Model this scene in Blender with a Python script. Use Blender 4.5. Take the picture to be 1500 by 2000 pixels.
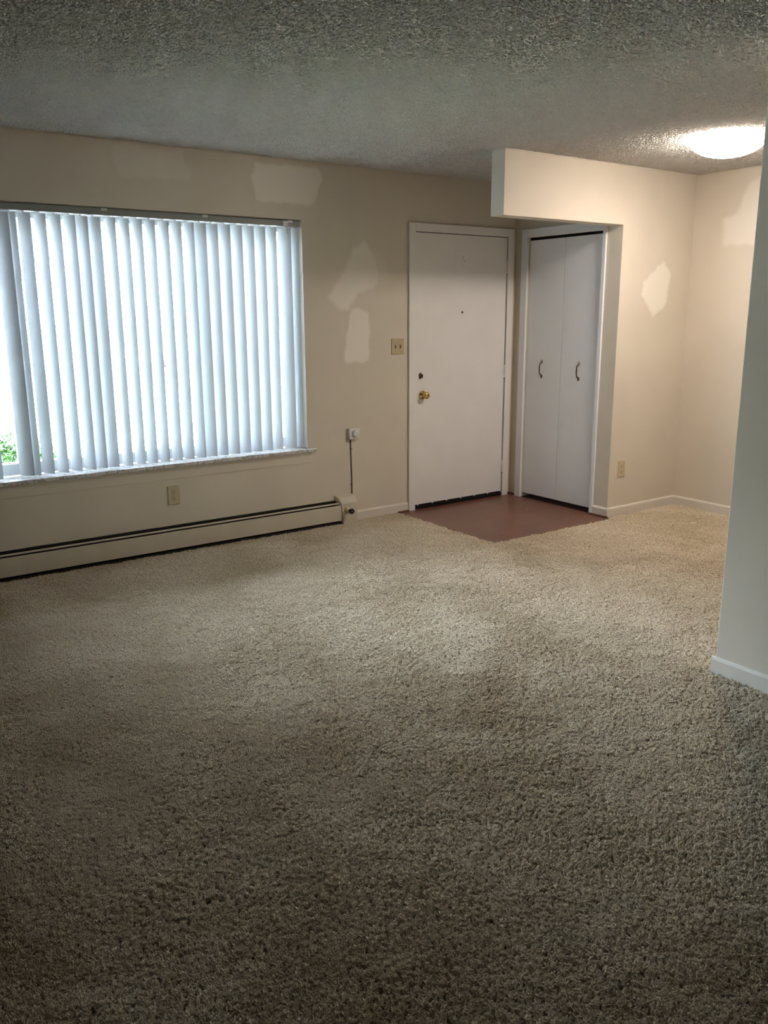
import bpy, bmesh, math, random
import numpy as np
from mathutils import Vector, Matrix, Euler
random.seed(7); np.random.seed(7)
for o in list(bpy.data.objects): bpy.data.objects.remove(o)
SC = bpy.context.scene; C = SC.collection; PI = math.pi

# ------------------------------------------------------------ camera
CAM_F, YAW, PITCH, ROLL = 1632.87, 0.6130, 0.2335, -0.0056
cy, sy, cp, sp = math.cos(YAW), math.sin(YAW), math.cos(PITCH), math.sin(PITCH)
F = Vector((sy*cp, cy*cp, -sp)); R0 = Vector((cy, -sy, 0)); U0 = R0.cross(F)
R = R0*math.cos(ROLL)+U0*math.sin(ROLL); U = -R0*math.sin(ROLL)+U0*math.cos(ROLL)
cam = bpy.data.cameras.new('camera'); co = bpy.data.objects.new('camera', cam); C.objects.link(co)
cam.sensor_fit = 'HORIZONTAL'; cam.sensor_width = 36; cam.lens = CAM_F/1500*36; cam.clip_start = .05
CAMLOC = Vector((0, -5.028, 1.481))
M = Matrix((R, U, -F)).transposed().to_4x4(); M.translation = CAMLOC
co.matrix_world = M; SC.camera = co

# ------------------------------------------------------------ world, sun, exposure
SC.view_settings.view_transform = 'Standard'; SC.view_settings.look = 'None'
SC.view_settings.gamma = 1; SC.view_settings.use_curve_mapping = False
SC.view_settings.exposure = 0.98
SKY, SUNE, LAMP = 34.0, 34.0, 27.5
w = bpy.data.worlds.new('world'); SC.world = w; w.use_nodes = True
nt = w.node_tree; bg = nt.nodes['Background']
bg.inputs['Color'].default_value = (.68, .80, 1.0, 1); bg.inputs['Strength'].default_value = SKY
sun = bpy.data.lights.new('sun', 'SUN'); so = bpy.data.objects.new('sun', sun); C.objects.link(so)
sun.energy = SUNE; sun.angle = math.radians(3); sun.color = (1, .95, .87)
so.rotation_euler = (math.radians(50), math.radians(14), 0)      # high and from behind the house
so.location = (1, -3, 12)
pt = bpy.data.lights.new('window_portal', 'AREA'); po = bpy.data.objects.new('window_portal', pt); C.objects.link(po)
pt.shape = 'RECTANGLE'; pt.size = 2.6; pt.size_y = 1.5; pt.cycles.is_portal = True
po.location = (1.6, .26, 1.33); po.rotation_euler = (math.radians(-90), 0, 0)

# ------------------------------------------------------------ materials
def mat(name, col, rough=.6, metal=0, spec=.5, var=0, vscale=8, bump=0, bscale=200, bdist=.002, emit=None, detail=3):
    m = bpy.data.materials.new(name); m.use_nodes = True; n = m.node_tree; N = n.nodes; L = n.links
    b = N['Principled BSDF']; b.inputs['Base Color'].default_value = (*col, 1)
    b.inputs['Roughness'].default_value = rough; b.inputs['Metallic'].default_value = metal
    b.inputs['Specular IOR Level'].default_value = spec
    g = N.new('ShaderNodeNewGeometry')
    if var:
        t = N.new('ShaderNodeTexNoise'); t.inputs['Scale'].default_value = vscale; t.inputs['Detail'].default_value = detail
        L.new(g.outputs['Position'], t.inputs['Vector'])
        r = N.new('ShaderNodeMapRange'); r.inputs[1].default_value = .3; r.inputs[2].default_value = .7
        r.inputs[3].default_value = 1-var; r.inputs[4].default_value = 1+var
        L.new(t.outputs['Fac'], r.inputs[0])
        x = N.new('ShaderNodeVectorMath'); x.operation = 'SCALE'; x.inputs[0].default_value = col
        L.new(r.outputs[0], x.inputs['Scale']); L.new(x.outputs[0], b.inputs['Base Color'])
    if bump:
        t = N.new('ShaderNodeTexNoise'); t.inputs['Scale'].default_value = bscale; t.inputs['Detail'].default_value = 2
        L.new(g.outputs['Position'], t.inputs['Vector'])
        bp = N.new('ShaderNodeBump'); bp.inputs['Strength'].default_value = bump; bp.inputs['Distance'].default_value = bdist
        L.new(t.outputs['Fac'], bp.inputs['Height']); L.new(bp.outputs[0], b.inputs['Normal'])
    if emit:
        b.inputs['Emission Color'].default_value = (*emit[0], 1); b.inputs['Emission Strength'].default_value = emit[1]
    return m
WALLC = (.70, .635, .535)
M_wall = mat('wall_paint', WALLC, .62, spec=.3, var=.03, vscale=3, bump=.25, bscale=330, bdist=.0008)
M_fillcut = mat('fill_cutting_dark_tone', (.20, .15, .10), .5, var=.05, vscale=4)  # dark tone put on the unseen left and rear walls to cut bounce light
# the same paint with lighter touched-up patches (mesh attribute "patch")
M_wallp = mat('wall_paint_patched', WALLC, .62, spec=.3, var=.03, vscale=3, bump=.25, bscale=330, bdist=.0008)
n = M_wallp.node_tree; b = n.nodes['Principled BSDF']; src = b.inputs['Base Color'].links[0].from_socket
at = n.nodes.new('ShaderNodeAttribute'); at.attribute_name = 'patch'
mx = n.nodes.new('ShaderNodeMix'); mx.data_type = 'RGBA'; mx.inputs[7].default_value = (.86, .81, .72, 1)
n.links.new(at.outputs['Fac'], mx.inputs[0]); n.links.new(src, mx.inputs[6]); n.links.new(mx.outputs[2], b.inputs['Base Color'])
M_white = mat('white_enamel', (.86, .84, .82), .38, spec=.4, var=.02, vscale=5, bump=.08, bscale=60, bdist=.001)
M_closet = mat('closet_enamel', (.88, .89, .92), .42, spec=.4, var=.015, vscale=4, bump=.05, bscale=50, bdist=.001)
M_base = mat('baseboard_paint', (.76, .71, .63), .45, var=.03, vscale=12)
M_ivory = mat('ivory_plastic', (.50, .43, .27), .35)
M_ivory_l = mat('light_ivory_plastic', (.60, .50, .34), .35)
M_slot = mat('dark_slot', (.015, .012, .01), .7)
M_black = mat('black_rubber', (.008, .008, .008), .8, spec=.2)
M_brass = mat('polished_brass', (.80, .58, .22), .18, metal=1)
M_bronze = mat('antique_bronze', (.10, .075, .05), .35, metal=.85)
M_bronze_w = mat('worn_bronze', (.42, .36, .28), .3, metal=.9)
M_plastic = mat('white_plastic', (.72, .71, .70), .35)
M_heater = mat('heater_enamel', (.66, .60, .49), .4, var=.04, vscale=9)
M_finshade = mat('heater_fin_shade', (.012, .011, .01), .7)  # black colour standing in for the shade inside and under the heater
M_alu = mat('headrail_aluminium', (.27, .285, .275), .45, metal=.1, var=.05, vscale=20)
M_vinyl = mat('window_vinyl', (.74, .76, .78), .35)
M_wire = mat('brown_wire', (.10, .07, .035), .6)
M_brownwood = mat('brown_wood_strip', (.13, .05, .028), .4, var=.2, vscale=25)
M_grout = mat('tile_bed', (.11, .05, .032), .8)
M_sub = mat('subfloor', (.2, .16, .12), .9)
M_stem = mat('shrub_twig', (.12, .08, .05), .8)
M_leaf = mat('shrub_leaf', (.035, .09, .014), .5, var=.35, vscale=15)
M_crown = mat('added_tree_foliage', (.30, .31, .25), .6, var=.3, vscale=2)
M_grass = mat('lawn', (.10, .20, .04), .9, var=.3, vscale=4, bump=.6, bscale=60, bdist=.02)
M_walk = mat('concrete_walk', (.38, .37, .355), .9, var=.1, vscale=5)
M_flake = mat('paint_chip', (.85, .83, .78), .6)
# marble sill
M_marble = mat('marble_sill', (.60, .59, .60), .25, var=.0)
n = M_marble.node_tree; N = n.nodes; g = N.new('ShaderNodeNewGeometry'); t = N.new('ShaderNodeTexNoise')
t.inputs['Scale'].default_value = 22; t.inputs['Detail'].default_value = 8; t.inputs['Distortion'].default_value = 2.2
cr = N.new('ShaderNodeValToRGB'); cr.color_ramp.elements[0].position = .38; cr.color_ramp.elements[0].color = (.33, .31, .30, 1)
cr.color_ramp.elements[1].position = .55; cr.color_ramp.elements[1].color = (.68, .66, .65, 1)
n.links.new(g.outputs['Position'], t.inputs['Vector']); n.links.new(t.outputs['Fac'], cr.inputs[0]); n.links.new(cr.outputs[0], N['Principled BSDF'].inputs['Base Color'])
# popcorn ceiling
M_ceil = mat('popcorn_ceiling', (.86, .83, .77), .85, spec=.25)
n = M_ceil.node_tree; N = n.nodes; L = n.links; g = N.new('ShaderNodeNewGeometry')
v = N.new('ShaderNodeTexVoronoi'); v.inputs['Scale'].default_value = 85; v.inputs['Randomness'].default_value = 1
t = N.new('ShaderNodeTexNoise'); t.inputs['Scale'].default_value = 65; t.inputs['Detail'].default_value = 3; t.inputs['Roughness'].default_value = .6
L.new(g.outputs['Position'], v.inputs['Vector']); L.new(g.outputs['Position'], t.inputs['Vector'])
a = N.new('ShaderNodeMath'); a.operation = 'SUBTRACT'; L.new(t.outputs['Fac'], a.inputs[0])
s_ = N.new('ShaderNodeMath'); s_.operation = 'MULTIPLY'; s_.inputs[1].default_value = .55; L.new(v.outputs['Distance'], s_.inputs[0]); L.new(s_.outputs[0], a.inputs[1])
bp = N.new('ShaderNodeBump'); bp.inputs['Strength'].default_value = 1; bp.inputs['Distance'].default_value = .03
L.new(a.outputs[0], bp.inputs['Height']); L.new(bp.outputs[0], N['Principled BSDF'].inputs['Normal'])
# wood-look vinyl tile, grain along the object's own x
def tile_mat(name, rot):
    m = mat(name, (.15, .06, .035), .30, spec=.5); n = m.node_tree; N = n.nodes; L = n.links; b = N['Principled BSDF']
    g = N.new('ShaderNodeNewGeometry'); mp = N.new('ShaderNodeMapping'); mp.inputs['Rotation'].default_value = (0, 0, rot)
    mp.inputs['Scale'].default_value = (3, 34, 1); oi = N.new('ShaderNodeObjectInfo')
    ad = N.new('ShaderNodeVectorMath'); ad.operation = 'ADD'
    L.new(g.outputs['Position'], mp.inputs['Vector']); L.new(mp.outputs[0], ad.inputs[0]); L.new(oi.outputs['Random'], ad.inputs[1])
    t = N.new('ShaderNodeTexNoise'); t.inputs['Scale'].default_value = 1.6; t.inputs['Detail'].default_value = 5; t.inputs['Distortion'].default_value = .6
    L.new(ad.outputs[0], t.inputs['Vector'])
    cr = N.new('ShaderNodeValToRGB'); cr.color_ramp.elements[0].position = .3; cr.color_ramp.elements[0].color = (.115, .046, .028, 1)
    cr.color_ramp.elements[1].position = .72; cr.color_ramp.elements[1].color = (.22, .10, .062, 1); L.new(t.outputs['Fac'], cr.inputs[0])
    mr = N.new('ShaderNodeMapRange'); mr.inputs[3].default_value = .93; mr.inputs[4].default_value = 1.12; L.new(oi.outputs['Random'], mr.inputs[0])
    sc = N.new('ShaderNodeVectorMath'); sc.operation = 'SCALE'; L.new(cr.outputs[0], sc.inputs[0]); L.new(mr.outputs[0], sc.inputs['Scale'])
    L.new(sc.outputs[0], b.inputs['Base Color'])
    mr2 = N.new('ShaderNodeMapRange'); mr2.inputs[3].default_value = .25; mr2.inputs[4].default_value = .45; L.new(t.outputs['Fac'], mr2.inputs[0]); L.new(mr2.outputs[0], b.inputs['Roughness'])
    return m
M_tileA, M_tileB = tile_mat('wood_vinyl_tile', 0), tile_mat('wood_vinyl_tile_crossgrain', PI/2)
# carpet
def carpet_mat(name, k=1):
    m = mat(name, (.5, .44, .35), .95, spec=.1); n = m.node_tree; N = n.nodes; L = n.links; b = N['Principled BSDF']
    g = N.new('ShaderNodeNewGeometry')
    t = N.new('ShaderNodeTexNoise'); t.inputs['Scale'].default_value = 1.7; t.inputs['Detail'].default_value = 4; t.inputs['Distortion'].default_value = .5
    t2 = N.new('ShaderNodeTexNoise'); t2.inputs['Scale'].default_value = 55; t2.inputs['Detail'].default_value = 2
    L.new(g.outputs['Position'], t.inputs['Vector']); L.new(g.outputs['Position'], t2.inputs['Vector'])
    cr = N.new('ShaderNodeValToRGB'); cr.color_ramp.elements[0].position = .32; cr.color_ramp.elements[0].color = (.60*k, .49*k, .34*k, 1)
    cr.color_ramp.elements[1].position = .62; cr.color_ramp.elements[1].color = (.76*k, .655*k, .50*k, 1); L.new(t.outputs['Fac'], cr.inputs[0])
    mr = N.new('ShaderNodeMapRange'); mr.inputs[1].default_value = .3; mr.inputs[2].default_value = .7; mr.inputs[3].default_value = .88; mr.inputs[4].default_value = 1.12; L.new(t2.outputs['Fac'], mr.inputs[0])
    sc = N.new('ShaderNodeVectorMath'); sc.operation = 'SCALE'; L.new(cr.outputs[0], sc.inputs[0]); L.new(mr.outputs[0], sc.inputs['Scale'])
    L.new(sc.outputs[0], b.inputs['Base Color']); b.inputs['Sheen Weight'].default_value = .25; b.inputs['Sheen Roughness'].default_value = .5
    return m
M_pile, M_back = carpet_mat('carpet_yarn', 1.0), carpet_mat('carpet_backing', .55)
# translucent blind vane
M_vane = bpy.data.materials.new('vinyl_vane'); M_vane.use_nodes = True; n = M_vane.node_tree; N = n.nodes; L = n.links
b = N['Principled BSDF']; b.inputs['Base Color'].default_value = (.55, .56, .575, 1); b.inputs['Roughness'].default_value = .5
tr = N.new('ShaderNodeBsdfTranslucent'); tr.inputs['Color'].default_value = (.70, .76, .84, 1)
ms = N.new('ShaderNodeMixShader'); ms.inputs[0].default_value = .035
L.new(b.outputs[0], ms.inputs[1]); L.new(tr.outputs[0], ms.inputs[2]); L.new(ms.outputs[0], N['Material Output'].inputs['Surface'])
# thin window glass
M_glass = bpy.data.materials.new('window_glass'); M_glass.use_nodes = True; n = M_glass.node_tree; N = n.nodes; L = n.links
for x in list(N):
    if x.type == 'BSDF_PRINCIPLED': N.remove(x)
tb = N.new('ShaderNodeBsdfTransparent'); tb.inputs[0].default_value = (.95, .97, .96, 1); gb = N.new('ShaderNodeBsdfGlossy'); gb.inputs['Roughness'].default_value = .02
fr = N.new('ShaderNodeFresnel'); fr.inputs['IOR'].default_value = 1.45; ms = N.new('ShaderNodeMixShader')
L.new(fr.outputs[0], ms.inputs[0]); L.new(tb.outputs[0], ms.inputs[1]); L.new(gb.outputs[0], ms.inputs[2]); L.new(ms.outputs[0], N['Material Output'].inputs['Surface'])
M_clear = mat('clear_plastic', (.8, .85, .88), .15)
M_clear.node_tree.nodes['Principled BSDF'].inputs['Alpha'].default_value = .45
M_dome = mat('frosted_lamp_glass', (.9, .88, .84), .3, emit=((1, .87, .77), LAMP))
# the bulbs sit over the middle of the bowl: brighter there than at the rim
n = M_dome.node_tree; N = n.nodes; L = n.links; tc = N.new('ShaderNodeTexCoord'); sb = N.new('ShaderNodeVectorMath'); sb.operation = 'LENGTH'
mp = N.new('ShaderNodeMapping'); mp.inputs['Location'].default_value = (-4.52, 2.0, 0); mp.inputs['Scale'].default_value = (1, 1, 0)
mr = N.new('ShaderNodeMapRange'); mr.interpolation_type = 'SMOOTHSTEP'; mr.inputs[1].default_value = .08; mr.inputs[2].default_value = .205; mr.inputs[3].default_value = LAMP*1.9; mr.inputs[4].default_value = LAMP*.78
L.new(N.new('ShaderNodeNewGeometry').outputs['Position'], mp.inputs['Vector']); L.new(mp.outputs[0], sb.inputs[0]); L.new(sb.outputs['Value'], mr.inputs[0]); L.new(mr.outputs[0], N['Principled BSDF'].inputs['Emission Strength'])

# ------------------------------------------------------------ helpers
def bx(bm, x0, x1, y0, y1, z0, z1):
    v = [bm.verts.new(p) for p in ((x0,y0,z0),(x1,y0,z0),(x1,y1,z0),(x0,y1,z0),(x0,y0,z1),(x1,y0,z1),(x1,y1,z1),(x0,y1,z1))]
    for f in ((0,3,2,1),(4,5,6,7),(0,1,5,4),(1,2,6,5),(2,3,7,6),(3,0,4,7)): bm.faces.new([v[i] for i in f])
    return v
def tube(bm, pts, rad, n=10, cap=True):
    pts = [Vector(p) for p in pts]; rad = rad if hasattr(rad, '__len__') else [rad]*len(pts); rings = []
    for i, p in enumerate(pts):
        d = (pts[min(i+1, len(pts)-1)]-pts[max(i-1, 0)]).normalized()
        a = d.orthogonal().normalized() if i == 0 else (a-d*a.dot(d)).normalized()
        c = d.cross(a)
        rings.append([bm.verts.new(p+(a*math.cos(2*PI*k/n)+c*math.sin(2*PI*k/n))*rad[i]) for k in range(n)])
    for q, r in zip(rings, rings[1:]):
        for k in range(n): bm.faces.new((q[k], q[(k+1) % n], r[(k+1) % n], r[k]))
    if cap: bm.faces.new(rings[0][::-1]); bm.faces.new(rings[-1])
def lathe(bm, prof, n=32, mx=None):
    """prof: (r, h) along +z; mx places it"""
    mx = mx or Matrix.Identity(4); rings = []
    for r, h in prof:
        if r < 1e-6: rings.append([bm.verts.new(mx @ Vector((0, 0, h)))])
        else: rings.append([bm.verts.new(mx @ Vector((r*math.cos(2*PI*k/n), r*math.sin(2*PI*k/n), h))) for k in range(n)])
    for q, r in zip(rings, rings[1:]):
        for k in range(n):
            f = [q[k % len(q)], q[(k+1) % len(q)], r[(k+1) % len(r)], r[k % len(r)]]
            f = list(dict.fromkeys(f))
            if len(f) > 2: bm.faces.new(f)
def prism(bm, prof, x0, x1):
    """profile of (y, z) swept along x"""
    a = [bm.verts.new((x0, y, z)) for y, z in prof]; c = [bm.verts.new((x1, y, z)) for y, z in prof]; n = len(prof)
    for k in range(n): bm.faces.new((a[k], a[(k+1) % n], c[(k+1) % n], c[k]))
    bm.faces.new(a[::-1]); bm.faces.new(c)
def obj(name, bm, m, parent=None, bevel=0, smooth=False, kind=None, seg=2):
    bmesh.ops.recalc_face_normals(bm, faces=bm.faces); me = bpy.data.meshes.new(name); bm.to_mesh(me); bm.free()
    me.materials.append(m); o = bpy.data.objects.new(name, me); C.objects.link(o)
    if parent: o.parent = parent; o.matrix_parent_inverse = parent.matrix_basis.inverted()
    if smooth:
        for p in me.polygons: p.use_smooth = True
    if bevel:
        md = o.modifiers.new('bevel', 'BEVEL'); md.width = bevel; md.segments = seg; md.limit_method = 'ANGLE'; md.angle_limit = math.radians(35)
    if kind: o['kind'] = kind
    return o
def boxes(name, lst, m, parent=None, **k):
    bm = bmesh.new()
    for b in lst: bx(bm, *b)
    return obj(name, bm, m, parent, **k)
def empty(name, loc, kind=None):
    o = bpy.data.objects.new(name, None); C.objects.link(o); o.location = loc; o.empty_display_size = .05
    if kind: o['kind'] = kind
    return o
def tag(o, label, cat, group=None, kind=None):
    o['label'] = label; o['category'] = cat
    if group: o['group'] = group
    if kind: o['kind'] = kind
    return o
AY = Matrix.Rotation(PI/2, 4, 'X')          # local +z -> world -y (towards the room from the window wall)
def onwall(x, y, z): return Matrix.Translation((x, y, z)) @ AY

CEIL = 2.446; XC = 4.82; YD = -1.047; XE = 5.60; XL = -2.2; YR = -8.5; XG = 3.03; YG = -3.144; WT = .30
WX0, WX1, WZ0, WZ1 = .33, 2.892, .552, 2.078      # window opening
DX0, DX1, DH = 3.826, 4.723, 2.047                # front door slab

# ------------------------------------------------------------ walls with touched-up paint patches
def inpoly_dist(X, Z, poly):
    P = np.array(poly); n_ = len(P); d = np.full(X.shape, 1e9); ins = np.zeros(X.shape, bool)
    for i in range(n_):
        x1, z1 = P[i]; x2, z2 = P[(i+1) % n_]
        ex, ez = x2-x1, z2-z1; t_ = np.clip(((X-x1)*ex+(Z-z1)*ez)/(ex*ex+ez*ez), 0, 1)
        d = np.minimum(d, np.hypot(X-x1-t_*ex, Z-z1-t_*ez))
        with np.errstate(divide='ignore', invalid='ignore'):
            c_ = ((z1 > Z) != (z2 > Z)) & (X < (x2-x1)*(Z-z1)/(z2-z1)+x1)
        ins ^= c_
    return np.where(ins, d, -d)
def wall_mesh(name, rects, to3, thick, patches, fine, m):
    """rects: (u0,u1,z0,z1,step) pieces of the room-side face, each a solid block `thick` deep"""
    V = []; Fc = []; A = []
    for (u0, u1, z0, z1, st) in rects:
        nu = max(1, int(math.ceil((u1-u0)/st))); nz = max(1, int(math.ceil((z1-z0)/st)))
        us = np.linspace(u0, u1, nu+1); zs = np.linspace(z0, z1, nz+1); G, H = np.meshgrid(us, zs, indexing='ij'); o0 = len(V)
        val = np.zeros(G.shape)
        for poly, soft, amt in patches:
            j = .004*np.sin(G*61+H*37)+.002*np.sin(H*143+G*21)+.002*np.sin(G*211)
            val = np.maximum(val, amt*np.clip((inpoly_dist(G, H, poly)+j)/soft+.5, 0, 1))
        for i in range(nu+1):
            for k in range(nz+1): V.append(to3(G[i, k], H[i, k], 0)); A.append(val[i, k])
        for i in range(nu):
            for k in range(nz): q = o0+i*(nz+1)+k; Fc.append((q, q+nz+1, q+nz+2, q+1))
        o1 = len(V)
        for (a_, b_) in ((u0, z0), (u1, z0), (u1, z1), (u0, z1)):
            V.append(to3(a_, b_, 0)); A.append(0); V.append(to3(a_, b_, thick)); A.append(0)
        Fc.append((o1+1, o1+3, o1+5, o1+7))
        for k in range(4): Fc.append((o1+2*k, o1+2*((k+1) % 4), o1+2*((k+1) % 4)+1, o1+2*k+1))
    me = bpy.data.meshes.new(name); me.from_pydata(V, [], Fc); me.update()
    at_ = me.attributes.new('patch', 'FLOAT', 'POINT'); at_.data.foreach_set('value', np.array(A, dtype=np.float32))
    me.materials.append(m); o = bpy.data.objects.new(name, me); C.objects.link(o); o['kind'] = 'structure'
    return o
P_back = [([(1.685,2.43),(2.088,2.42),(2.10,2.34),(2.135,2.312),(2.12,2.26),(2.061,2.263),(1.698,2.247),(1.671,2.341)], .02, .40),
 ([(2.562,2.399),(3.03,2.41),(3.055,2.35),(3.023,2.276),(2.982,2.175),(2.563,2.175),(2.541,2.316)], .012, .9),
 ([(3.385,1.966),(3.44,1.90),(3.50,1.80),(3.495,1.68),(3.424,1.645),(3.329,1.619),(3.242,1.505),(3.179,1.498),(3.082,1.59),(3.213,1.761),(3.291,1.915)], .03, .85),
 ([(3.38,1.95),(3.50,1.88),(3.571,1.80),(3.60,1.70),(3.50,1.68),(3.40,1.70)], .05, .35),
 ([(3.268,1.512),(3.327,1.515),(3.418,1.484),(3.421,1.31),(3.41,1.145),(3.201,1.142),(3.212,1.244)], .012, 1.0)]
wb = wall_mesh('wall_back', [
    (XL-.15, WX0, 0, CEIL, 9), (WX0, 1.55, WZ1, CEIL, 9), (1.55, WX1, WZ1, CEIL, .012), (WX1, 3.765, .95, CEIL, .012),
    (WX1, 3.765, 0, .95, 9), (WX0, WX1, 0, WZ0, 9), (3.765, 3.82, 0, CEIL, 9), (3.82, 4.73, 2.052, CEIL, 9), (4.73, XE+.15, 0, CEIL, 9)],
    lambda u, z, t: (u, t, z), WT, P_back, None, M_wallp)
P_alc = [([(5.277,1.835),(5.376,1.749),(5.342,1.53),(5.30,1.50),(5.203,1.447),(5.055,1.601),(5.08,1.69)], .02, .9)]
wa = wall_mesh('wall_alcove', [(XC, XE, 1.95, CEIL, 9), (XC, XE, 1.35, 1.95, .012), (XC, XE, 0, 1.35, 9)], lambda u, z, t: (u, YD+t, z), .11, P_alc, None, M_wallp)
P_r = [([(1.29,2.12),(1.40,2.15),(1.46,2.33),(1.56,2.38),(1.62,1.93),(1.31,1.94)], .03, .7)]
wr = wall_mesh('wall_right', [(-YD, 1.7, 0, CEIL, .015), (1.7, -YR, 0, CEIL, 9)], lambda u, z, t: (XE+t, -u, z), .15, P_r, None, M_wallp)
boxes('wall_left', [(XL-.15, XL, YR, 0, 0, CEIL)], M_fillcut, kind='structure')
boxes('wall_rear', [(XL-.15, XE+.15, YR-.15, YR, 0, CEIL)], M_fillcut, kind='structure')
boxes('wall_partition', [(XG, XG+.12, YR, YG, 0, CEIL)], M_wall, kind='structure', bevel=.004)
boxes('wall_added_bounce', [(XG+.12, XE, -4.7, -4.6, 0, CEIL)], M_wall, kind='structure')  # unseen wall added to bounce more lamplight into the alcove
# entry: bulkhead dropped from the ceiling and closet wall with its opening
boxes('wall_bulkhead', [(3.706, XC, YD, YD+.117, 2.062, CEIL)], M_wall, kind='structure')
CY0, CY1, CZ = -.885, -.146, 2.04
boxes('wall_closet', [(XC, XC+.10, CY1, 0, 0, CEIL), (XC, XC+.10, YD+.11, CY0, 0, CEIL), (XC, XC+.10, CY0, CY1, CZ, CEIL)], M_wall, kind='structure')
boxes('closet_interior_wall', [(5.45, XE, YD+.11, 0, 0, CEIL)], M_wall, kind='structure')
boxes('ceiling', [(XL-.15, XE+.15, YR-.15, WT, CEIL, CEIL+.25)], M_ceil, kind='structure')
# thin bright caulk line where bulkhead and alcove meet the ceiling
boxes('trim_1', [(3.700, XE-.006, YD-.007, YD-.0005, CEIL-.009, CEIL-.0005), (3.699, 3.7055, YD-.007, YD+.117, CEIL-.009, CEIL-.0005)], M_base, kind='structure')

# ------------------------------------------------------------ floor, entry tiles, carpet
TX0, TX1, TY0 = 3.665, XC, -1.09
boxes('floor', [(XL-.15, XE+.15, YR-.15, WT, -.2, -.03)], M_sub, kind='structure')
ef = boxes('entry_floor', [(TX0, TX1-.001, TY0, -.001, -.0295, -.008), (DX0-.006, DX1+.007, -.001, .12, -.0295, -.008), (TX1-.001, TX1+.63, YD+.111, -.001, -.0295, -.008)], M_grout, kind='structure')
T = .305; i = 0
xs = [TX0, TX0+.18, TX0+.18+T, TX0+.18+2*T, TX0+.18+3*T, TX1+.1]
ys = [TY0, TY0+.21, TY0+.21+T, TY0+.21+2*T, -.0]
for a in range(5):
    for c_ in range(4):
        x0, x1 = xs[a], min(xs[a+1], TX1-.002); y0, y1 = ys[c_], min(ys[c_+1], -.002)
        if x1-x0 < .02: continue
        bm = bmesh.new(); bx(bm, x0+.0003, x1-.0003, y0+.0003, y1-.0003, -.0079, -.002-random.random()*.0006)
        obj('floor_tile', bm, M_tileA if (a+c_) % 2 else M_tileB, ef, bevel=.0004, seg=1)
# carpet backing and pile
car = boxes('carpet', [(XL, TX0-.002, YR, -.001, -.029, -.016), (TX0-.002, XE-.001, YR, TY0-.002, -.029, -.016), (XC+.0, XE-.001, TY0-.002, YD-.001, -.029, -.016)], M_back)
tag(car, 'worn beige shag carpet covering the whole room floor up to the walls', 'carpet', kind='stuff')
bm = bmesh.new(); rr = random.Random(3)
for k in range(9):                                         # one tuft: six bent twisted yarn ends
    a = rr.uniform(0, 2*PI); r0 = rr.uniform(0, .0065); h = rr.uniform(.0145, .0185); ln = rr.uniform(.004, .010); b_ = rr.uniform(0, 2*PI)
    x, y = r0*math.cos(a), r0*math.sin(a)
    pts = [(x+ln*math.cos(b_)*q**2+.0012*math.sin(q*7+k), y+ln*math.sin(b_)*q**2+.0012*math.cos(q*6+k), h*(1-.25*q)*q/.75) for q in (0, .4, .75, 1)]
    tube(bm, pts, [.0016, .0019, .0020, .0011], n=4)
bmesh.ops.recalc_face_normals(bm, faces=bm.faces); tm = bpy.data.meshes.new('carpet_tuft'); bm.to_mesh(tm); bm.free(); tm.materials.append(M_pile)
for p in tm.polygons: p.use_smooth = True
tuft = bpy.data.objects.new('carpet_tuft', tm)
def grid_pts(s, x0, x1, y0, y1):
    gx, gy = np.meshgrid(np.arange(x0, x1, s), np.arange(y0, y1, s)); p_ = np.stack([gx.ravel(), gy.ravel()], 1)
    p_ += np.random.uniform(-.5, .5, p_.shape)*s*.95; return p_
def keep(p_):
    x, y = p_[:, 0], p_[:, 1]; k = (x > XL+.008) & (x < XE-.012) & (y < -.012) & (y > YR+.01)
    k &= ~((x > TX0-.006) & (x < XC+.0) & (y > TY0-.006)); k &= ~((x > XC-.001) & (y > YD-.022))
    k &= ~((x > XG-.018) & (x < XG+.138) & (y < YG+.018))
    return k
def near(p_):
    d = p_-np.array([CAMLOC.x, CAMLOC.y]); f = d@np.array([sy, cy]); s = d@np.array([cy, -sy])
    return (f > .9) & (np.abs(s) < f*.52+.45)
pa = grid_pts(.0100, XL, XE, YR, 0); pa = pa[keep(pa) & near(pa)]
pb = grid_pts(.024, XL, XE, YR, 0); pb = pb[keep(pb) & ~near(pb)]
pp = np.concatenate([pa, pb]); n_ = len(pp); X, Y = pp[:, 0], pp[:, 1]
lx = .32*np.sin(X*3.1+1.3*np.sin(Y*2.3))+.22*np.sin(X*7.3-Y*5.1)+.16*np.sin(Y*13+X*9); ly = .32*np.sin(Y*2.7+1.1*np.sin(X*2.9))+.22*np.sin(Y*6.1+X*6.7)+.16*np.sin(X*15-Y*8)
rot = np.stack([lx+np.random.normal(0, .22, n_), ly+np.random.normal(0, .22, n_), np.random.uniform(0, 2*PI, n_)], 1)
scl = np.where(np.arange(n_) < len(pa), 1., 2.1)[:, None]*np.ones((1, 3))*np.random.uniform(.85, 1.15, (n_, 1))
hz = (1+.16*np.sin(X*19+2*np.sin(Y*17))*np.sin(Y*23+1.5*np.sin(X*21)))*np.where(np.arange(n_) < len(pa), 1, .5)
scl[:, 2] *= hz
me = bpy.data.meshes.new('pile'); me.vertices.add(n_); me.vertices.foreach_set('co', np.stack([X, Y, np.full(n_, -.0165)], 1).astype(np.float32).ravel())
for nm, ar in (('tilt', rot), ('size', scl)):
    q = me.attributes.new(nm, 'FLOAT_VECTOR', 'POINT'); q.data.foreach_set('vector', ar.astype(np.float32).ravel())
me.materials.append(M_pile)
pile = bpy.data.objects.new('pile', me); C.objects.link(pile); pile.parent = car; pile['kind'] = 'stuff'
ng = bpy.data.node_groups.new('pile_tufts', 'GeometryNodeTree')
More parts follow.
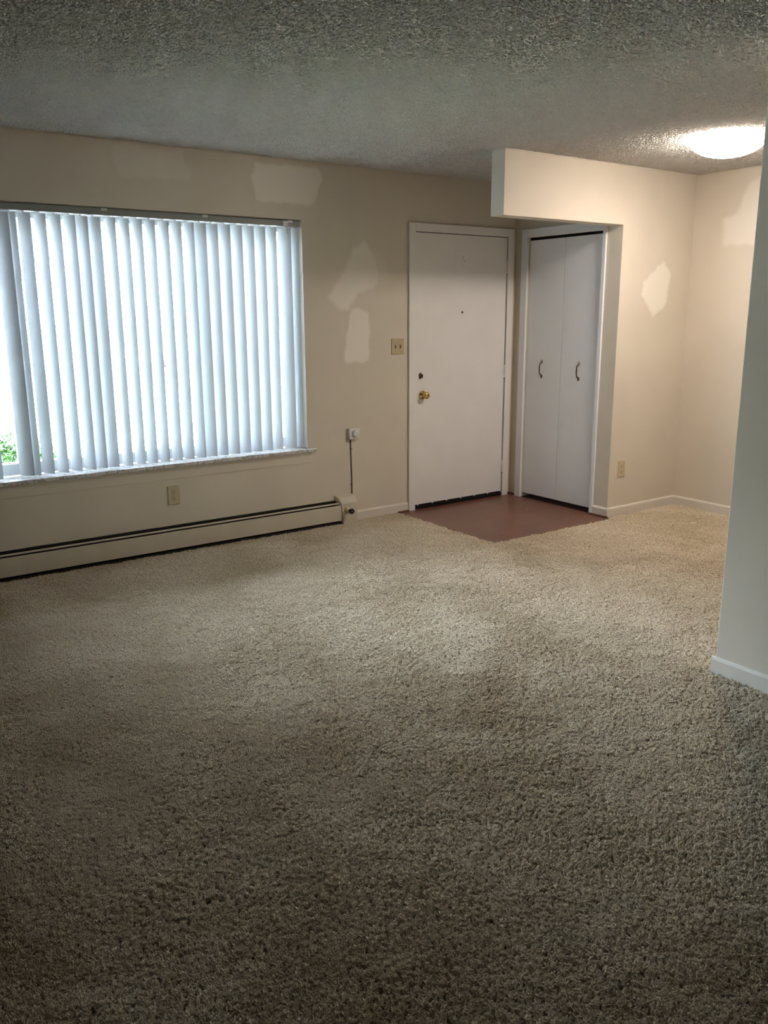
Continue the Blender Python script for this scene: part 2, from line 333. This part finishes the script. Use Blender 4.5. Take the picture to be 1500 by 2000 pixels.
ng.interface.new_socket('Geometry', in_out='INPUT', socket_type='NodeSocketGeometry'); ng.interface.new_socket('Geometry', in_out='OUTPUT', socket_type='NodeSocketGeometry')
N = ng.nodes; L = ng.links; gi = N.new('NodeGroupInput'); go = N.new('NodeGroupOutput'); ip = N.new('GeometryNodeInstanceOnPoints')
oi = N.new('GeometryNodeObjectInfo'); oi.inputs['Object'].default_value = tuft; oi.inputs['As Instance'].default_value = True
def nattr(nm):
    q = N.new('GeometryNodeInputNamedAttribute'); q.data_type = 'FLOAT_VECTOR'; q.inputs['Name'].default_value = nm; return q.outputs['Attribute']
e2r = N.new('FunctionNodeEulerToRotation'); L.new(nattr('tilt'), e2r.inputs[0])
L.new(gi.outputs[0], ip.inputs['Points']); L.new(oi.outputs['Geometry'], ip.inputs['Instance']); L.new(e2r.outputs[0], ip.inputs['Rotation']); L.new(nattr('size'), ip.inputs['Scale'])
L.new(ip.outputs[0], go.inputs[0]); md = pile.modifiers.new('tufts', 'NODES'); md.node_group = ng

# popcorn lumps sprayed on the ceiling
bm = bmesh.new(); bmesh.ops.create_icosphere(bm, subdivisions=1, radius=1); rr = random.Random(11)
for v_ in bm.verts: v_.co *= rr.uniform(.72, 1.15); v_.co.z *= .7
pm = bpy.data.meshes.new('popcorn_lump'); bm.to_mesh(pm); bm.free(); pm.materials.append(M_ceil)
lump = bpy.data.objects.new('popcorn_lump', pm)
q_ = grid_pts(.0115, XL, XE, YR, 0); X, Y = q_[:, 0], q_[:, 1]
d_ = q_-np.array([CAMLOC.x, CAMLOC.y]); f_ = d_@np.array([sy, cy]); s_ = d_@np.array([cy, -sy])
k_ = (f_ > 1.7) & (np.abs(s_) < f_*.52+.3) & (X > XL+.01) & (X < XE-.01) & (Y < -.012) & (np.hypot(X-4.52, Y+2.0) > .165)
k_ &= ~((X > 3.695) & (Y > YD-.012) & (Y < YD+.125)) & ~((X > XC-.01) & (Y > YD-.012)) & ~((X > XG-.01) & (X < XG+.13) & (Y < YG+.01)) & ~((X > XG) & (Y < -4.55))
q_ = q_[k_]; n_ = len(q_)
me = bpy.data.meshes.new('popcorn'); me.vertices.add(n_); me.vertices.foreach_set('co', np.stack([q_[:, 0], q_[:, 1], np.full(n_, CEIL-.0005)], 1).astype(np.float32).ravel())
sz_ = (np.random.uniform(.0026, .0085, (n_, 1))*np.random.uniform(.8, 1.2, (n_, 3)))
for nm, ar in (('tilt', np.random.uniform(-1.0, 1.0, (n_, 3))*np.array([.5, .5, 3.1])), ('size', sz_)):
    q = me.attributes.new(nm, 'FLOAT_VECTOR', 'POINT'); q.data.foreach_set('vector', ar.astype(np.float32).ravel())
me.materials.append(M_ceil); pop = bpy.data.objects.new('popcorn', me); C.objects.link(pop); pop.parent = bpy.data.objects['ceiling']; pop['kind'] = 'stuff'
ng2 = ng.copy(); ng2.name = 'popcorn_lumps'
for x in ng2.nodes:
    if x.bl_idname == 'GeometryNodeObjectInfo': x.inputs['Object'].default_value = lump
md = pop.modifiers.new('lumps', 'NODES'); md.node_group = ng2

# ------------------------------------------------------------ baseboards and small strips
BB = [(0, -.02), (-.013, -.02), (-.013, .055), (-.009, .064), (0, .067)]
def baseboard(name, a, c_, nrm):
    a, c_, nrm = Vector(a), Vector(c_), Vector(nrm); bm = bmesh.new(); r = []
    for p in (a, c_): r.append([bm.verts.new(p-nrm*y+Vector((0, 0, z))) for y, z in BB])
    k = len(BB)
    for j in range(k): bm.faces.new((r[0][j], r[0][(j+1) % k], r[1][(j+1) % k], r[1][j]))
    bm.faces.new(r[0][::-1]); bm.faces.new(r[1]); return obj(name, bm, M_base, kind='structure')
baseboard('baseboard_back', (3.262, 0, 0), (3.757, 0, 0), (0, -1, 0))
baseboard('baseboard_nib', (XC, YD-.013, 0), (XC, -.918, 0), (-1, 0, 0))
baseboard('baseboard_alcove', (XC, YD, 0), (XE, YD, 0), (0, -1, 0))
baseboard('baseboard_right', (XE, YD-.0, 0), (XE, YR, 0), (-1, 0, 0))
baseboard('baseboard_partition', (XG, YG+.013, 0), (XG, YR, 0), (-1, 0, 0))
baseboard('baseboard_partition_end', (XG, YG, 0), (XG+.12, YG, 0), (0, 1, 0))
baseboard('baseboard_left', (XL, 0, 0), (XL, YR, 0), (1, 0, 0))
baseboard('baseboard_rear', (XL, YR, 0), (XG, YR, 0), (0, 1, 0))
boxes('trim_2', [(3.655, 3.757, -.030, -.0135, -.012, .010)], M_brownwood, kind='structure', bevel=.003)
boxes('trim_3', [(XC-.031, XC-.0135, YD-.025, -.893, -.012, .010)], M_brownwood, kind='structure', bevel=.003)
boxes('trim_4', [(4.792, XC-.001, -.012, -.001, -.002, .014), (XC-.012, XC-.001, -.079, -.012, -.002, .014)], M_brownwood, kind='structure')

# ------------------------------------------------------------ front door
d = empty('door_1', (DX0, 0, 0), 'structure')
bm = bmesh.new(); bx(bm, 3.761, 3.820, -.018, -.0005, -.006, 2.112); bx(bm, 4.729, 4.790, -.018, -.0005, -.006, 2.112); bx(bm, 3.8205, 4.7285, -.018, -.0005, 2.053, 2.112)
obj('casing', bm, M_white, d, bevel=.003)
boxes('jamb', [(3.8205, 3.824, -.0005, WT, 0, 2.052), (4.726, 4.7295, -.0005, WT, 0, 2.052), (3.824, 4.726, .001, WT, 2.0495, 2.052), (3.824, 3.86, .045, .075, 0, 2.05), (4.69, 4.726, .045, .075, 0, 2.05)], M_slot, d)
boxes('door_slab', [(DX0, DX1, -.006, .038, .035, DH)], M_white, d, bevel=.002)
boxes('door_sweep', [(DX0, DX1, -.005, .03, -.0075, .0345)], M_black, d)
bm = bmesh.new()
for k in range(9): bx(bm, DX0+.02+k*.145, DX0+.03+k*.145, -.0085, -.0065, .028, .036)
obj('sweep_clip', bm, M_white, d)
for z in (1.826, 1.022, .247):
    h = bmesh.new(); bx(h, DX1-.022, DX1-.001, -.0085, -.0062, z-.05, z+.05)
    hg = obj('hinge', h, M_white, d)
    for q in range(5):
        kn = bmesh.new(); tube(kn, [(DX1+.0015, -.012, z-.05+q*.0205), (DX1+.0015, -.012, z-.05+q*.0205+.0175)], .0058, 10); obj('knuckle', kn, M_white, hg, smooth=False)
    kn = bmesh.new(); tube(kn, [(DX1+.0015, -.012, z-.060), (DX1+.0015, -.012, z-.0525)], [.004, .0065], 10); obj('hinge_pin', kn, M_bronze_w, hg)
bm = bmesh.new(); lathe(bm, [(0,.0), (.033,0), (.034,.004), (.028,.010), (.015,.013), (.0125,.020), (.0125,.032), (.020,.038), (.0265,.047), (.0265,.056), (.021,.064), (.010,.067), (0,.067)], 32, onwall(3.893, -.0065, .878))
kb = obj('door_knob', bm, M_brass, d, smooth=True)
bm = bmesh.new(); bx(bm, 3.8905, 3.8955, -.0775, -.0735, .874, .882); obj('lock_button', bm, M_bronze, kb, bevel=.001)
bm = bmesh.new(); lathe(bm, [(0,0), (.020,0), (.020,.004), (.012,.007), (0,.007)], 24, onwall(3.872, -.0065, 1.022) @ Matrix.Diagonal((.75, 1.15, 1, 1)))
db = obj('deadbolt', bm, M_bronze, d, smooth=True)
bm = bmesh.new(); bx(bm, 3.868, 3.878, -.034, -.0135, 1.008, 1.034); obj('thumb_turn', bm, M_bronze, db, bevel=.003).rotation_euler = (0, 0, 0)
bm = bmesh.new(); lathe(bm, [(0,0), (.0085,0), (.0085,.002), (.006,.003), (0,.003)], 20, onwall(4.273, -.0065, 1.484)); obj('peephole', bm, M_bronze, d)
bm = bmesh.new(); lathe(bm, [(0,0), (.020,0), (.019,.004), (.010,.007), (0,.007)], 24, onwall(4.284, -.0065, 1.856) @ Matrix.Diagonal((.8, 2.2, 1, 1)))
kc = obj('door_knocker', bm, M_white, d, smooth=True)
bm = bmesh.new(); lathe(bm, [(0,0), (.008,0), (.007,.012), (0,.014)], 16, onwall(4.289, -.0125, 1.858)); obj('knocker_stud', bm, M_white, kc, smooth=True)

# ------------------------------------------------------------ closet with two bifold panels
d = empty('door_2', (XC, CY0, 0), 'structure')
bm = bmesh.new(); bx(bm, XC-.016, XC-.0005, CY1, CY1+.064, -.006, 2.103); bx(bm, XC-.016, XC-.0005, CY0-.030, CY0, -.006, 2.103); bx(bm, XC-.016, XC-.0005, CY0+.0003, CY1-.0003, 2.041, 2.103)
obj('casing', bm, M_closet, d, bevel=.002)
boxes('track', [(XC+.015, XC+.045, CY0+.003, CY1-.003, 2.020, 2.0395)], M_black, d)
for y0, y1, hy in ((-.513, CY1-.003, -.318), (CY0+.003, -.516, -.699)):
    p_ = boxes('bifold_panel', [(XC+.012, XC+.042, y0, y1, .034, 2.019)], M_closet, d, bevel=.0015)
    bm = bmesh.new(); x = XC+.012; zc = 1.05
    pts = [(x-.004, hy, zc+.052), (x-.010, hy, zc+.046), (x-.022, hy, zc+.038), (x-.026, hy, zc+.022), (x-.027, hy, zc), (x-.026, hy, zc-.022), (x-.022, hy, zc-.038), (x-.010, hy, zc-.046), (x-.004, hy, zc-.052)]
    tube(bm, pts, [.006, .0055, .0045, .0042, .005, .0042, .0045, .0055, .006], 12)
    hd = obj('handle', bm, M_bronze, p_, smooth=True)
    AX = Matrix.Rotation(-PI/2, 4, 'Y')
    for s in (1, -1):
        lb = bmesh.new(); lathe(lb, [(0,0), (.0095,0), (.0095,.003), (.006,.007), (0,.008)], 20, Matrix.Translation((x-.0005, hy, zc+s*.058)) @ AX @ Matrix.Diagonal((1.45, .9, 1, 1)))
        for v_ in lb.verts: pass
        o = obj('handle_foot', lb, M_bronze_w if s > 0 else M_bronze, p_, smooth=True)
# ------------------------------------------------------------ window
wn = empty('window_1', (1.6, .15, .57), 'structure')
FY0, FY1 = .135, .20
boxes('window_frame', [(WX0, WX0+.05, FY0, FY1, WZ0+.018, WZ1), (WX1-.085, WX1, FY0, FY1, WZ0+.018, WZ1), (WX0+.05, WX1-.085, FY0, FY1, WZ0+.018, WZ0+.088), (WX0+.05, WX1-.085, FY0, FY1, WZ1-.07, WZ1)], M_vinyl, wn, bevel=.004)  # right stile widened behind the blind to keep daylight off the reveal
boxes('mullion', [(1.035, 1.115, FY0, FY1, WZ0+.0885, WZ1-.0705)], M_vinyl, wn, bevel=.004)
for x0, x1 in ((WX0+.051, 1.034), (1.116, WX1-.086)): boxes('pane', [(x0, x1, .165, .169, WZ0+.089, WZ1-.071)], M_glass, wn)
boxes('window_sill', [(WX0+.001, WX1-.001, -.0005, .1345, WZ0, WZ0+.0155), (WX0-.05, 2.940, -.036, -.0006, WZ0-.007, WZ0+.0155)], M_marble, wn, bevel=.004)
boxes('apron', [(WX0-.03, 2.915, -.005, -.0005, .467, WZ0-.0075)], M_wall, wn, bevel=.0015)
boxes('reveal', [(WX1-.0045, WX1-.0005, .0005, .1345, WZ0+.017, WZ1-.001), (WX0+.0005, WX0+.0045, .0005, .1345, WZ0+.017, WZ1-.001)], M_wall, wn)

# ------------------------------------------------------------ vertical blind
bl = empty('vertical_blind', (1.6, .05, 2.07))
tag(bl, 'white vertical vane blind hanging in the wide picture window', 'blind')
RX0, RX1 = WX0+.008, WX1-.008
bm = bmesh.new(); prism(bm, [(.014,2.034), (.014,2.068), (.019,2.0745), (.058,2.0745), (.062,2.068), (.062,2.034), (.050,2.034), (.050,2.038), (.030,2.038), (.030,2.034)], RX0, RX1)
hr = obj('headrail', bm, M_alu, bl)
boxes('end_cap', [(RX1-.004, RX1+.004, .010, .066, 2.030, 2.068)], M_plastic, bl, bevel=.002)
for x in (.60, 1.585, 2.20, 2.79): boxes('mounting_clip', [(x, x+.035, .009, .0135, 2.058, 2.0725)], M_plastic, bl)
boxes('rail_bracket', [(2.756, 2.790, .003, .0135, 2.026, 2.068)], M_plastic, bl, bevel=.002)
vm = {}
def vane_mesh(key):
    if key in vm: return vm[key]
    bm = bmesh.new(); W, sag, n_ = .0889, .0085, 12; Z0, Z1 = .577, 2.024; th = .0008; nz = 6
    ring = []
    for s in (0, 1):
        g_ = []
        for i in range(n_+1):
            u = i/n_*2-1; yy = -sag*(1-u*u)+sag*.5 + (th if s else 0)
            g_.append([bm.verts.new((u*W/2, yy, Z0+(Z1-Z0)*k/nz)) for k in range(nz+1)])
        ring.append(g_)
    g_ = ring[0]
    for i in range(n_):
        for k in range(nz): bm.faces.new((g_[i][k], g_[i+1][k], g_[i+1][k+1], g_[i][k+1]))
    for v_ in [v for q in ring[1] for v in q]: bm.verts.remove(v_)
    me = bpy.data.meshes.new('vane'); bm.to_mesh(me); bm.free(); me.materials.append(M_vane)
    for p in me.polygons: p.use_smooth = True
    vm[key] = me; return me
bm = bmesh.new(); bx(bm, -.005, .005, -.003, .003, 2.018, 2.0335); hm = bpy.data.meshes.new('hanger'); bm.to_mesh(hm); bm.free(); hm.materials.append(M_plastic)
def vane(xr, phi, yc=.046, wob=0):
    """xr = x of the room-side right edge, phi = turn from the window plane"""
    a = math.radians(phi); xc = xr-.0445*math.cos(a)
    v_ = bpy.data.objects.new('vane', vane_mesh(0)); C.objects.link(v_); v_.parent = bl; v_.matrix_parent_inverse = Matrix.Translation(bl.location).inverted()
    v_.location = (xc, yc, 0); v_.rotation_euler = (0, wob, -a)
    h = bpy.data.objects.new('hanger', hm); C.objects.link(h); h.parent = bl; h.matrix_parent_inverse = Matrix.Translation(bl.location).inverted()
    h.location = (xc, yc-.002, 0); h.rotation_euler = (0, 0, -a)
vr = random.Random(5)
for k in range(0, 7): vane(.915-.0795*k, (40 if k == 0 else 24)+vr.uniform(-3, 3))  # vanes out of view turned nearly shut to hold back daylight
vane(1.085, 38, .050); vane(1.116, 62, .042)
for k in range(1, 5): vane(1.114+.0795*k, 56+vr.uniform(-2, 2))
vane(1.502, 50); vane(1.578, 36)
for k, x in enumerate((1.657, 1.737, 1.814, 1.892, 1.976, 2.056, 2.136)): vane(x, 64+vr.uniform(-2, 2))
for k, x in enumerate((2.219, 2.297, 2.380, 2.461, 2.543, 2.623, 2.701)): vane(x, (46, 45, 48, 50, 50, 52, 56)[k])
vane(2.812, 46); vane(2.868, 58)
bm = bmesh.new(); tube(bm, [(2.776, -.001, 2.040), (2.777, -.003, 1.985)], .003, 8); obj('wand_hook', bm, M_clear, bl)

# ------------------------------------------------------------ baseboard heater
hx0, hx1 = XL+.25, 3.118
ht = empty('baseboard_heater', (1.2, 0, 0)); tag(ht, 'long cream metal baseboard heater along the wall under the window', 'heater')
bm = bmesh.new(); prism(bm, [(-.0005,.012), (-.003,.012), (-.003,.166), (-.008,.168), (-.008,.1705), (-.0005,.172)], hx0, hx1); obj('back_plate', bm, M_heater, ht)
bm = bmesh.new(); prism(bm, [(-.040,.1525), (-.054,.147), (-.055,.149), (-.053,.151), (-.041,.1555)], hx0, hx1); obj('damper', bm, M_heater, ht)
bm = bmesh.new(); prism(bm, [(-.068,.028), (-.068,.1385), (-.066,.1405), (-.0635,.1405), (-.0635,.139), (-.0655,.1375), (-.0655,.031), (-.055,.031), (-.055,.028)], hx0, hx1); obj('front_cover', bm, M_heater, ht)
bm = bmesh.new(); bx(bm, hx0+.01, hx1-.004, -.054, -.006, .03, .130); bx(bm, hx0+.01, hx1-.004, -.010, -.0035, .131, .165)  # fin block plus a black liner drawn as the slot's shade
for k in range(0, 0): pass
obj('fin_shade_core', bm, M_finshade, ht)
boxes('toe_shadow_plate', [(hx0, hx1+.01, -.056, -.0045, -.012, .015)], M_finshade, ht)
bm = bmesh.new(); tube(bm, [(hx0+.005, -.03, .145), (hx1-.005, -.03, .145)], .006, 8); obj('pipe', bm, M_finshade, ht)
bm = bmesh.new(); prism(bm, [(-.0005,-.008), (-.0005,.199), (-.012,.200), (-.042,.188), (-.070,.160), (-.074,.150), (-.074,-.010)], 3.118, 3.250)
for v_ in bm.verts:                                        # the cap sits a little askew
    if v_.co.x < 3.2: v_.co.x += (.10-v_.co.z)*.10-(.012 if v_.co.y > -.03 else 0)
ec = obj('end_cap', bm, M_heater, ht, bevel=.002); ec['label'] = 'slightly crooked cream end cap'
bm = bmesh.new(); lathe(bm, [(0,0), (.030,0), (.030,.004), (.020,.007), (.019,.018), (.014,.022), (0,.022)], 28, onwall(3.163, -.0745, .100)); vk = obj('valve_collar', bm, M_ivory_l, ht, smooth=False, bevel=.001)
bm = bmesh.new(); lathe(bm, [(0,.0222), (.010,.0222), (.010,.040), (.019,.042), (.020,.056), (.017,.060), (.010,.060), (.009,.055), (0,.055)], 28, onwall(3.166, -.0745, .100)); vb = obj('valve_knob', bm, M_slot, ht, bevel=.001)
bm = bmesh.new(); lathe(bm, [(0,.0552), (.005,.0552), (.004,.060), (0,.0605)], 16, onwall(3.166, -.0745, .100)); obj('knob_screw', bm, M_bronze_w, vb)
bm = bmesh.new(); tube(bm, [(3.146, -.080, .118), (3.140, -.095, .108), (3.148, -.098, .094), (3.150, -.080, .086)], .003, 8); obj('valve_lever', bm, M_brass, ht)
# thermostat and its wire
th = empty('thermostat', (3.262, 0, .642)); tag(th, 'small white square thermostat with a round dial above the heater end', 'thermostat')
boxes('housing', [(3.219, 3.305, -.032, -.008, .602, .682)], M_plastic, th, bevel=.004)
boxes('wall_plate', [(3.212, 3.300, -.008, -.0005, .597, .677)], M_ivory_l, th)
bm = bmesh.new(); lathe(bm, [(0,0), (.028,0), (.027,.010), (.022,.014), (0,.015)], 32, onwall(3.268, -.0325, .643)); obj('dial', bm, M_plastic, th, smooth=True)
wi = empty('thermostat_wire', (3.248, 0, .4)); tag(wi, 'thin brown wire running down the wall from thermostat to heater', 'wire')
bm = bmesh.new(); tube(bm, [(3.243, -.004, .596), (3.245, -.005, .45), (3.250, -.004, .30), (3.249, -.005, .200)], .0038, 8); obj('cable', bm, M_wire, wi, smooth=True)
for z in (.53, .27):
    bm = bmesh.new(); bx(bm, 3.238, 3.254, -.0105, -.0005, z-.002, z+.002); obj('staple', bm, M_wire, wi)

# ------------------------------------------------------------ outlets and switch
def outlet(x, y, z, label, mat_):
    o = empty('wall_outlet', (x, y, z)); tag(o, label, 'outlet')
    bm = bmesh.new(); bx(bm, x-.038, x+.038, y-.006, y-.0005, z-.0605, z+.0605); obj('cover_plate', bm, mat_, o, bevel=.003)
    for s in (1, -1):
        bm = bmesh.new(); lathe(bm, [(0,0), (.0170,0), (.0165,.0018), (0,.0018)], 24, onwall(x, y-.0062, z+s*.0195)); rc = obj('receptacle', bm, mat_, o)
        for (dx, dz, wx, wz) in ((-.0065, .003, .0013, .0045), (.0065, .003, .0013, .0040), (0, -.0085, .0026, .0026)):
            boxes('slot', [(x+dx-wx, x+dx+wx, y-.0086, y-.0079, z+s*.0195+dz-wz, z+s*.0195+dz+wz)], M_slot, rc)
    bm = bmesh.new(); lathe(bm, [(0,0), (.003,0), (.002,.0012), (0,.0014)], 12, onwall(x, y-.0062, z)); obj('screw', bm, M_ivory, o)
outlet(1.899, 0, .361, 'ivory duplex outlet on the wall under the window above the heater', M_ivory)
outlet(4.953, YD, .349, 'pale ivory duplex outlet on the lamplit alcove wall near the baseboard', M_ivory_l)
sw = empty('light_switch', (3.666, 0, 1.244)); tag(sw, 'ivory double toggle light switch plate left of the front door', 'switch')
boxes('cover_plate', [(3.609, 3.722, -.006, -.0005, 1.187, 1.301)], M_ivory, sw, bevel=.003)
for dx in (-.023, .023):
    bm = bmesh.new(); bx(bm, 3.6655+dx-.005, 3.6655+dx+.005, -.0068, -.0062, 1.232, 1.256); obj('switch_slot', bm, M_slot, sw)
    bm = bmesh.new(); prism(bm, [(-.007,1.2445), (-.007,1.254), (-.018,1.2575), (-.019,1.2525)], 3.6655+dx-.004, 3.6655+dx+.004); obj('toggle', bm, M_ivory_l, sw)
    for z in (1.214, 1.274):
        bm = bmesh.new(); lathe(bm, [(0,0), (.0028,0), (.002,.001), (0,.0012)], 12, onwall(3.6655+dx, -.0062, z)); obj('screw', bm, M_ivory, sw)

# ------------------------------------------------------------ ceiling lamp
LX, LY = 4.52, -2.0
cl = empty('ceiling_lamp', (LX, LY, CEIL)); tag(cl, 'glowing frosted glass dome lamp on the ceiling over the alcove', 'lamp')
DN = Matrix.Translation((LX, LY, CEIL)) @ Matrix.Rotation(PI, 4, 'X')
bm = bmesh.new(); lathe(bm, [(0,.0005), (.15,.0005), (.155,.006), (.15,.018), (0,.018)], 48, DN); obj('ceiling_pan', bm, M_plastic, cl, smooth=True)
RD = .205; bm = bmesh.new(); lathe(bm, [(.150,.020), (RD-.008,.018), (RD,.024)]+[(RD*math.cos(t*PI/2/10), .024+.092*math.sin(t*PI/2/10)) for t in range(1, 11)], 64, DN)
obj('dome', bm, M_dome, cl, smooth=True)

# ------------------------------------------------------------ little bits lying on the floor
for k, (x, y, z, s, rz) in enumerate(((4.518, -.523, -.0015, .006, .4), (4.599, -.853, -.0015, .004, 1.2), (4.624, -.902, -.0015, .004, 2.2), (4.722, -.924, -.0015, .006, .1))):
    bm = bmesh.new(); pts = [(s*(.6+.5*random.random())*math.cos(a*PI*2/5), s*(.6+.5*random.random())*math.sin(a*PI*2/5)) for a in range(5)]
    lo = [bm.verts.new((u, v_*.7, 0)) for u, v_ in pts]; hi = [bm.verts.new((u*.9, v_*.6, .0012)) for u, v_ in pts]
    bm.faces.new(lo[::-1]); bm.faces.new(hi)
    for j in range(5): bm.faces.new((lo[j], lo[(j+1) % 5], hi[(j+1) % 5], hi[j]))
    o = obj('paint_chip', bm, M_flake); o.location = (x, y, z); o.rotation_euler = (0, 0, rz)
    tag(o, 'tiny white paint chip alone near the middle of the brown entry tiles' if k == 0 else 'tiny white paint chip on the brown entry tiles near the closet doors', 'debris', None if k == 0 else 'paint chips near the closet')
bm = bmesh.new(); bx(bm, -.02, .02, -.007, .007, 0, .003); o = obj('paper_scrap', bm, M_flake, bevel=.001); o.location = (5.15, -1.55, .004); o.rotation_euler = (0, 0, -.6)
tag(o, 'small white scrap lying on the carpet in the alcove', 'debris')

# ------------------------------------------------------------ outside
boxes('lawn', [(-60, 60, 60, 80, -.35, -.25), (-25, 30, WT, 3.4, -.35, -.25)], M_grass, kind='structure')
boxes('front_walk', [(-60, 60, 3.4, 60, -.35, -.24)], M_walk, kind='structure')
def shrub(cx, cy_, r, h, label, seed):
    rr = random.Random(seed); root = empty('shrub', (cx, cy_, -.25)); tag(root, label, 'shrub')
    bm = bmesh.new()
    for k in range(14):
        a = rr.uniform(0, 2*PI); q = rr.uniform(.2, .8)
        tube(bm, [(cx, cy_, -.26), (cx+r*.3*math.cos(a), cy_+r*.3*math.sin(a), -.25+h*.45), (cx+r*q*math.cos(a), cy_+r*q*math.sin(a), -.25+h*rr.uniform(.7, .92))], [.012, .007, .003], 5)
    obj('twigs', bm, M_stem, root)
    bm = bmesh.new()
    for k in range(6500):
        a = rr.uniform(0, 2*PI); e = rr.uniform(-.3, 1); q = rr.uniform(.55, 1.02)+.10*math.sin(3*a+5*e)
        cz = -.25+h*.5+e*h*.5*q; rad = r*q*math.sqrt(max(0, 1-max(0, e)**2.4))
        p = Vector((cx+rad*math.cos(a), cy_+rad*math.sin(a), max(cz, -.22))); s = rr.uniform(.016, .03)
        e_ = Euler((rr.uniform(-1.2, 1.2), rr.uniform(-1.2, 1.2), rr.uniform(0, 2*PI))).to_matrix()
        vs = [bm.verts.new(p+e_ @ Vector(q_)*s) for q_ in ((-1, 0, 0), (0, -.5, .12), (1, 0, 0), (0, .5, .12))]; bm.faces.new(vs)
    obj('foliage', bm, M_leaf, root, kind='stuff')
shrub(1.46, 2.6, .40, .74, 'green leafy shrub outside, seen through the gap at the blind\'s left end', 1)
shrub(.45, 2.5, .42, .60, 'green leafy shrub outside, behind the blind left of the gap', 2)

def added_tree(cx, cy_, h, r, label, seed):  # rows of trees added behind the blind to hold back low skylight
    rr = random.Random(seed); root = empty('added_tree', (cx, cy_, -.3)); tag(root, label, 'added_tree', 'near row of trees added to shape the daylight' if seed < 29 else 'far row of trees added to shape the daylight')
    bm = bmesh.new(); tube(bm, [(cx, cy_, -.4), (cx+.1, cy_, h*.25), (cx-.05, cy_+.1, h*.6)], [.28, .2, .1], 9); obj('trunk', bm, M_stem, root, smooth=True)
    bm = bmesh.new(); bmesh.ops.create_icosphere(bm, subdivisions=4, radius=1)
    for v_ in bm.verts:
        c0 = v_.co.copy(); q = 1+.13*math.sin(c0.x*6+seed)*math.sin(c0.y*5+c0.z*4)+.07*math.sin(c0.z*13+c0.x*11+seed)+rr.uniform(-.04, .04)
        v_.co = Vector((cx+c0.x*r*q, cy_+c0.y*r*.8*q, h*.53+c0.z*h*.47*q))
    vs0 = [v_.co.copy() for v_ in bm.verts]
    for c0 in vs0:
        for k in range(2):
            p = c0+Vector((rr.uniform(-.3, .3), rr.uniform(-.3, .3), rr.uniform(-.3, .3))); e_ = Euler((rr.uniform(-1.5, 1.5), rr.uniform(-1.5, 1.5), rr.uniform(0, 6.28))).to_matrix(); s_ = rr.uniform(.12, .24)
            bm.faces.new([bm.verts.new(p+e_ @ Vector(q_)*s_) for q_ in ((-1, 0, 0), (0, -.6, .1), (1, 0, 0), (0, .6, .1))])
    obj('foliage', bm, M_crown, root, kind='stuff')
for k in range(18): added_tree(-24+(k % 9)*6.3+(k//9)*3.15, 17+(k//9)*7+1.5*math.sin(k*2.1), 8.0+1.0*math.sin(k*1.7), 2.55, 'one of the near-row trees added outside the window to shape daylight' if k < 9 else 'one of the far-row trees added outside the window to shape daylight', 20+k)
